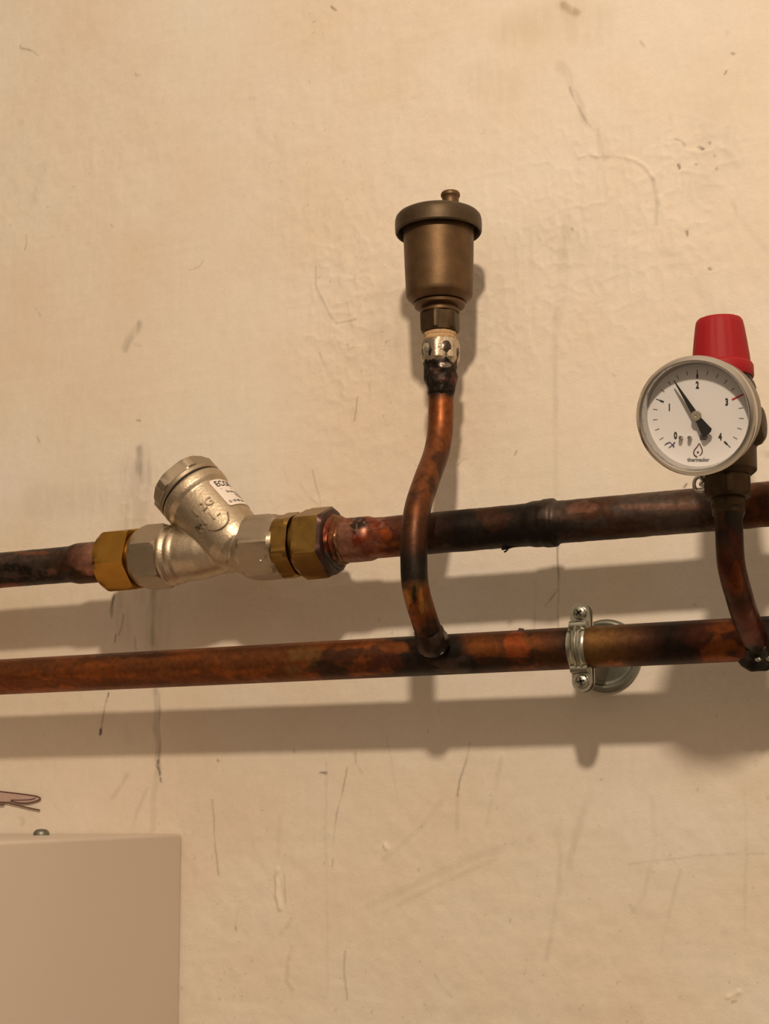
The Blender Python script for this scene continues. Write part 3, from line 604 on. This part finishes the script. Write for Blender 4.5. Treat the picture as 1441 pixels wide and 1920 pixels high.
for (x_, y_) in ((1420, 1236), (1440, 1234)): dd.add(*blob_geo(at(x_, y_, YP-.010), .0016, .0014, .0011, .3, int(x_), 10))
obj('solder_drip', dd.V, dd.F, M_zinc, RS2)

YV = q_top[1]
vr = lambda py: 1365.0-(720-py)*.012
AQ0 = (XQ, YV, 0)
def qprof(items): return vprof(items, XQ, YV, vr)
sv = thing('safety_valve', 'brown brass safety valve with red cap behind the round gauge', 'valve', (XQ, YV, at(1365, 965, YV)[2]))
lathe('threaded_collar', AQ0, ZA, qprof([(975, 24), (968, 27), (962, 31), (955, 30), (950, 32), (940, 31.5), (932, 31)]), M_old2, sv, n=64, lump=.0006, lscale=260)
lathe('hex_nut', AQ0, ZA, qprof([(935, 32), (933, 42, 49, 12), (927, 48, 49, 12), (900, 49, 49, 12), (894, 44, 49, 12), (892, 34)]), M_old2, sv, n=96, sharp=20)
sbv = MB()
sbv.add(*lathe_geo(AQ0, ZA, qprof([(896, 40), (892, 46), (884, 56), (842, 57), (838, 54), (815, 54), (780, 60), (760, 64), (745, 63), (738, 60), (730, 62), (718, 58), (714, 52)]), 96))
BZ = at(1372, 800, YV)[2]; sQ = sc((XQ, YV, BZ))
sbv.add(*lathe_geo((XQ, YV, BZ), XA, [(0, 42*sQ), (52*sQ, 42*sQ), (66*sQ, 38*sQ), (74*sQ, 28*sQ), (77*sQ, 12*sQ)], 64))
sbv.add(*lathe_geo((XQ, YV, BZ), FRONT, [(0, 30*sQ), (.020, 30*sQ), (.022, 27*sQ)], 64))
o_ = obj('valve_body', sbv.V, sbv.F, M_old2, sv, 40)
rm = o_.modifiers.new('r', 'REMESH'); rm.mode = 'VOXEL'; rm.voxel_size = .0005; rm.use_smooth_shade = True
sm = o_.modifiers.new('s', 'SMOOTH'); sm.factor = .5; sm.iterations = 6
lathe('rubber_ring', AQ0, ZA, qprof([(716, 52), (715, 55), (708, 55), (707, 50)]), M_black, sv)
capn = qprof([(710, 52), (709.5, 57.5), (706, 59), (688, 59), (684, 57), (682, 54), (668, 53), (640, 49.5), (612, 45.5), (602, 43.5), (598.5, 41), (597, 36), (596, 20)])
V, Fc = lathe_geo(AQ0, ZA, capn, 120)
# shallow finger flutes on the cone
rad_ = V-np.array([XQ, YV, 0]); rad_[:, 2] = 0; an = np.arctan2(rad_[:, 1], rad_[:, 0]); zt = capn[5][0]
msk = sst(V[:, 2], zt, zt+.002); V = V-rad_*(.012*msk*(np.cos(an*12) > .6))[:, None]
rc = obj('valve_cap', V, Fc, M_red, sv, 35); rc['label'] = 'red plastic tapered cap'
sl = MB(); sl.add(*tube_geo(ppoly([(1322, 893), (1312, 893), (1303, 898), (1300, 908), (1303, 917), (1312, 921), (1322, 918)], YV-.006, 8), .0009, 8)); sl.add(*tube_geo(ppoly([(1312, 894), (1316, 902), (1312, 908), (1320, 912)], YV-.007, 8), .0008, 8))
obj('seal_wire', sl.V, sl.F, M_chrome, sv, 60)['label'] = 'small shiny wire loop'

GC = at(1300, 780.5, -.176); b_ = math.radians(15); GN_ = np.array([0, -math.cos(b_), -math.sin(b_)])
gs = sc(GC); gU = nrm(ZA-GN_*(ZA @ GN_)); gR = np.cross(gU, -GN_)*-1
if gR[0] < 0: gR = -gR
t5 = math.radians(5.5); gR, gU = gR*math.cos(t5)-gU*math.sin(t5), gU*math.cos(t5)+gR*math.sin(t5)
pg = thing('pressure_gauge', 'round chrome-rimmed white pressure gauge mounted in front of the red-capped valve', 'gauge', GC-GN_*.02)
GA = -GN_   # axis pointing to the back; s=0 at the front rim
GR_ = 113.5*gs
lathe('case', GC, GA, [(.004, GR_*.93), (.0075, GR_*.955), (.019, GR_*.955), (.0245, GR_*.93), (.0262, GR_*.86), (.0266, GR_*.3)], M_case, pg, n=120, e1=gU, caps=(False, True))
lathe('rim', GC, GA, [(.0068, GR_*.93), (.0072, GR_*.985), (.0062, GR_*1.0), (.0026, GR_*1.0), (.0021, GR_*.993), (.0005, GR_*.945), (0, GR_*.925), (.0005, GR_*.90), (.0012, GR_*.885), (.0025, GR_*.878), (.0062, GR_*.865), (.0075, GR_*.85)], M_chrome, pg, n=120, e1=gU, caps=(False, False), sharp=60)
DD = .0072
lathe('dial', GC, GA, [(DD, .0001), (DD, GR_*.88), (DD+.0008, GR_*.88), (DD+.0008, .0001)], M_dial, pg, n=120, e1=gU, caps=(False, False))
dial = bpy.data.objects['dial']
lathe('glass', GC, GA, [(.0022, .0001), (.0022, GR_*.882), (.0032, GR_*.882), (.0032, .0001)], M_glass, pg, n=96, e1=gU, caps=(False, False))
lathe('back_connection', GC, GA, [(.024, .008), (.045, .008), (.0455, .006)], M_old2, pg, n=48, e1=gU)
uG = GR_/113.5   # one photo pixel at the dial
def dp(x, y, d=0.0): return GC+gR*x*uG+gU*y*uG+GA*(DD-d)
def dprism(mb, pts, d0, d1):
    n = len(pts); mb.add([dp(x, y, d1) for x, y in pts]+[dp(x, y, d0) for x, y in pts], [list(range(n)), list(range(2*n-1, n-1, -1))]+[[i, (i+1) % n, n+(i+1) % n, n+i] for i in range(n)])
def tick(mb, ang, r0, r1, w0, w1=None, d1=.00012):
    a_ = math.radians(ang); ux, uy = math.sin(a_), math.cos(a_); w1 = w1 or w0
    dprism(mb, [(ux*r0-uy*w0, uy*r0+ux*w0), (ux*r1-uy*w1, uy*r1+ux*w1), (ux*r1+uy*w1, uy*r1-ux*w1), (ux*r0+uy*w0, uy*r0-ux*w0)], 0, d1)
def dtext(mb, s, size, x, y, xs=1, bold=0.0, d=.00012):
    V, Fc = text_geo(s, size*uG, 0, xs, None, bold*uG)
    mb.add([GC+gR*(x*uG+v[0])+gU*(y*uG+v[1])+GA*(DD-d) for v in V], Fc)
mk = MB(); mg = MB()
for k_ in range(21):
    an_ = -135+13.5*k_
    if k_ % 5 == 0:
        if k_ in (15, 0): continue
        tick(mk, an_, 70, 78, 1.7); tick(mk, an_, 78, 86, .7)
    else: tick(mg, an_, 78, 86.5, .75)
for s_, x_, y_ in (('2', 0, 57), ('1', -54, 16), ('3', 55, 24), ('0', -43, -38), ('4', 42, -41)): dtext(mk, s_, 18, x_, y_, .66, .9)
obj('scale_marking', mk.V, mk.F, M_ink, dial, 60)
dtext(mg, 'bar', 13, 11, -42, .85, .7); dtext(mg, 'thermador', 9.6, 0, -84, 1.0, .45)
obj('fine_marking', mg.V, mg.F, M_inkg, dial, 60)
rd = MB(); tick(rd, 66, 71, 94, 1.6, 1.6, .0002); obj('red_marking', rd.V, rd.F, M_inkr, dial, 60)['label'] = 'red limit line at three bar'
bl = MB()
for pts in ([(-60, -53), (-54, -50), (-50, -55), (-46, -60)], [(-56, -61), (-50, -56), (-44, -50)], [(-46, -50), (-47, -60)], [(-64, -56), (-60, -52), (-56, -52)]):
    bl.add(*tube_geo(spline([dp(x, y, .0001) for x, y in pts], 5), .8*uG, 6))
obj('pen_mark', bl.V, bl.F, M_inkb, dial, 60)
lg = MB()
lg.add(*tube_geo(spline([dp(x, y, .0001) for x, y in [(-2, -78.5), (-7, -75), (-8.5, -70), (-6, -64), (-1, -58), (2, -53), (5, -58), (7.5, -64), (7.5, -70), (5, -74), (2, -76)]], 6), np.interp(np.linspace(0, 1, 61), [0, .2, .5, .8, 1], [1.3, 1.1, .9, 1.1, .5])*uG, 8))
lg.add(*blob_geo(dp(-.5, -69.5, 0), 2.2*uG, 1.0*uG, 2.2*uG, 0, 1, 8))
obj('flame_logo', lg.V, lg.F, M_logo, dial, 60)
for x_, y_ in ((-32, -41), (-15, -41.5)):
    lathe('stop_pin', dp(x_, y_, 0), -GA, [(0, 4.0*uG), (.0016, 4.0*uG), (.0024, 3.4*uG), (.0028, 1.8*uG), (.0029, .3*uG)], M_chrome, dial, n=24, e1=gU)
nd = MB(); an_ = math.radians(-31.5); ux, uy = math.sin(an_), math.cos(an_)
def npt(a_, l_): return (ux*a_+uy*l_, uy*a_-ux*l_)
dprism(nd, [npt(-4, -4.5), npt(10, -5.0), npt(79, -.7), npt(79, .7), npt(10, 5.0), npt(-4, 4.5)], .0029, .0034)
dprism(nd, [npt(0, -4.5), npt(0, 4.5), npt(-36, 12), npt(-40, 8), npt(-43, -7), npt(-40, -11)], .0029, .0034)
no = obj('needle', nd.V, nd.F, M_need, pg, 30)
lathe('needle_hub', dp(0, 0, 0), -GA, [(.0002, 3*uG), (.0028, 3*uG), (.0028, 10*uG), (.0037, 9.6*uG), (.0039, 8.8*uG), (.0039, 2.4*uG), (.0037, 1.2*uG), (.0037, .2*uG)], M_hub, pg, n=48, e1=gU)

# ------------------------------------------------------------------ pipe clip
CX = at(1088, 1213, YP)[0]; CC = np.array([CX, YP, ZL]); cs = sc(CC)
pc = thing('pipe_clip', 'zinc-plated two-screw pipe clip holding the lower pipe on a round wall plate', 'pipe clip', (CX, 0, ZL))
def band(name, sgn):
    prof = [(-17, 39.6), (-16.6, 41), (-9, 41), (-7, 42), (-5, 45.5), (-2, 46), (.5, 43), (2, 42.7), (4, 43), (6, 46), (9, 46), (11.5, 43), (14, 41.5), (17.5, 41), (18, 39.6)]
    xs = [p[0]*cs for p in prof]; ro = [p[1]*cs for p in prof]; ri = 37.6*cs; na = 40
    mb = MB(); V = []
    for a_ in np.radians(np.linspace(-80, 80, na)):
        for x_, r_ in zip(xs, ro): V.append((CX+x_, YP-sgn*math.cos(a_)*r_, ZL+math.sin(a_)*r_))
        for x_ in (xs[-1], xs[0]): V.append((CX+x_, YP-sgn*math.cos(a_)*ri, ZL+math.sin(a_)*ri))
    m_ = len(prof)+2; Fc = []
    for i in range(na-1):
        for j in range(m_): Fc.append((i*m_+j, i*m_+(j+1) % m_, (i+1)*m_+(j+1) % m_, (i+1)*m_+j))
    Fc.append(tuple(range(m_))); Fc.append(tuple((na-1)*m_+j for j in range(m_)))
    mb.add(V, Fc)
    # ears with rounded ends
    for up_ in (1, -1):
        hw = 19*cs; x0 = CX+3*cs; zi = ZL+up_*37*cs; zc = ZL+up_*64*cs; th = .0017
        pts = [(x0-hw, zi), (x0-hw, zc)]+[(x0-math.cos(t_)*hw, zc+up_*math.sin(t_)*hw) for t_ in np.linspace(.15, math.pi-.15, 18)]+[(x0+hw, zc), (x0+hw, zi)]
        y0 = YP-sgn*.0012; y1 = YP-sgn*(.0012+th); n = len(pts)
        mb.add([(x, y1, z) for x, z in pts]+[(x, y0, z) for x, z in pts], [list(range(n)), list(range(2*n-1, n-1, -1))]+[[i, (i+1) % n, n+(i+1) % n, n+i] for i in range(n)])
        # curved root between ear and band
        mb.add(*tube_geo([(x0-hw*.96, YP-sgn*.0042, ZL+up_*40*cs), (x0+hw*.78, YP-sgn*.0042, ZL+up_*40*cs)], .0026, 14))
    return obj(name, mb.V, mb.F, M_zinc, pc, 32)
band('front_band', 1); band('rear_band', -1)
for up_ in (1, -1):
    P0 = np.array([CX+4*cs, YP-.0028, ZL+up_*64*cs]); hr = 13*cs
    s_ = lathe('screw', P0, FRONT, [(-.007, .0018), (-.0001, .0018), (-.0001, hr), (.0008, hr), (.0018, hr*.86), (.0024, hr*.6), (.0026, hr*.1)], M_zinc, pc, n=40)
    sl = MB(); aa = math.radians(35 if up_ > 0 else 10)
    for k_ in (0, 1):
        q = aa+k_*math.pi/2; dx, dz = math.cos(q)*hr*.55, math.sin(q)*hr*.55; px_, pz_ = -math.sin(q)*hr*.13, math.cos(q)*hr*.13
        pts = [(dx+px_, dz+pz_), (-dx+px_, -dz+pz_), (-dx-px_, -dz-pz_), (dx-px_, dz-pz_)]
        sl.add([(P0[0]+x, P0[1]-.0030, P0[2]+z) for x, z in pts]+[(P0[0]+x, P0[1]-.0016, P0[2]+z) for x, z in pts], [[0, 1, 2, 3], [7, 6, 5, 4], [0, 1, 5, 4], [1, 2, 6, 5], [2, 3, 7, 6], [3, 0, 4, 7]])
    obj('cross_slot', sl.V, sl.F, M_slot, s_, 20)
RO0 = np.array([CX, 0, ZL-.0003])
lathe('rod', RO0, FRONT, [(.0, .004), (YP*-1-.0125, .004)], M_zinc, pc, n=32)
sR = sc(at(1142, 1226, 0)); r0 = 69*sR
lathe('wall_plate', RO0+np.array([-.0015, 0, 0]), FRONT, [(-.001, r0*.99), (.0006, r0), (.0024, r0*.985), (.0042, r0*.93), (.0046, r0*.88), (.0042, r0*.83), (.0024, r0*.78), (.0022, r0*.7), (.0045, r0*.45), (.0065, r0*.28), (.0085, r0*.24), (.0085, .0041)], M_zincd, pc, n=96, caps=(True, False))

# ------------------------------------------------------------------ casing in the lower left corner
WB = at(342, 1563, 0); BX, BZt = WB[0], WB[2]
cas = thing('wall_cabinet', 'plain off-white enamelled metal cabinet filling the lower left corner', 'cabinet', (BX-.2, 0, .75))
obj('cabinet_shell', *box_geo(BX-.45, BX, -.30, -.0005, .70, BZt, .0022, 4), M_box, cas, 35)
SP = onZ(77, 1566, BZt); s_ = sc(SP); hr = 15*s_
scw = lathe('screw', SP, ZA, [(-.004, hr*.5), (0, hr*.5), (0, hr), (.0012, hr), (.0024, hr*.88), (.0034, hr*.6), (.0037, hr*.2)], M_zincd, cas, n=40)
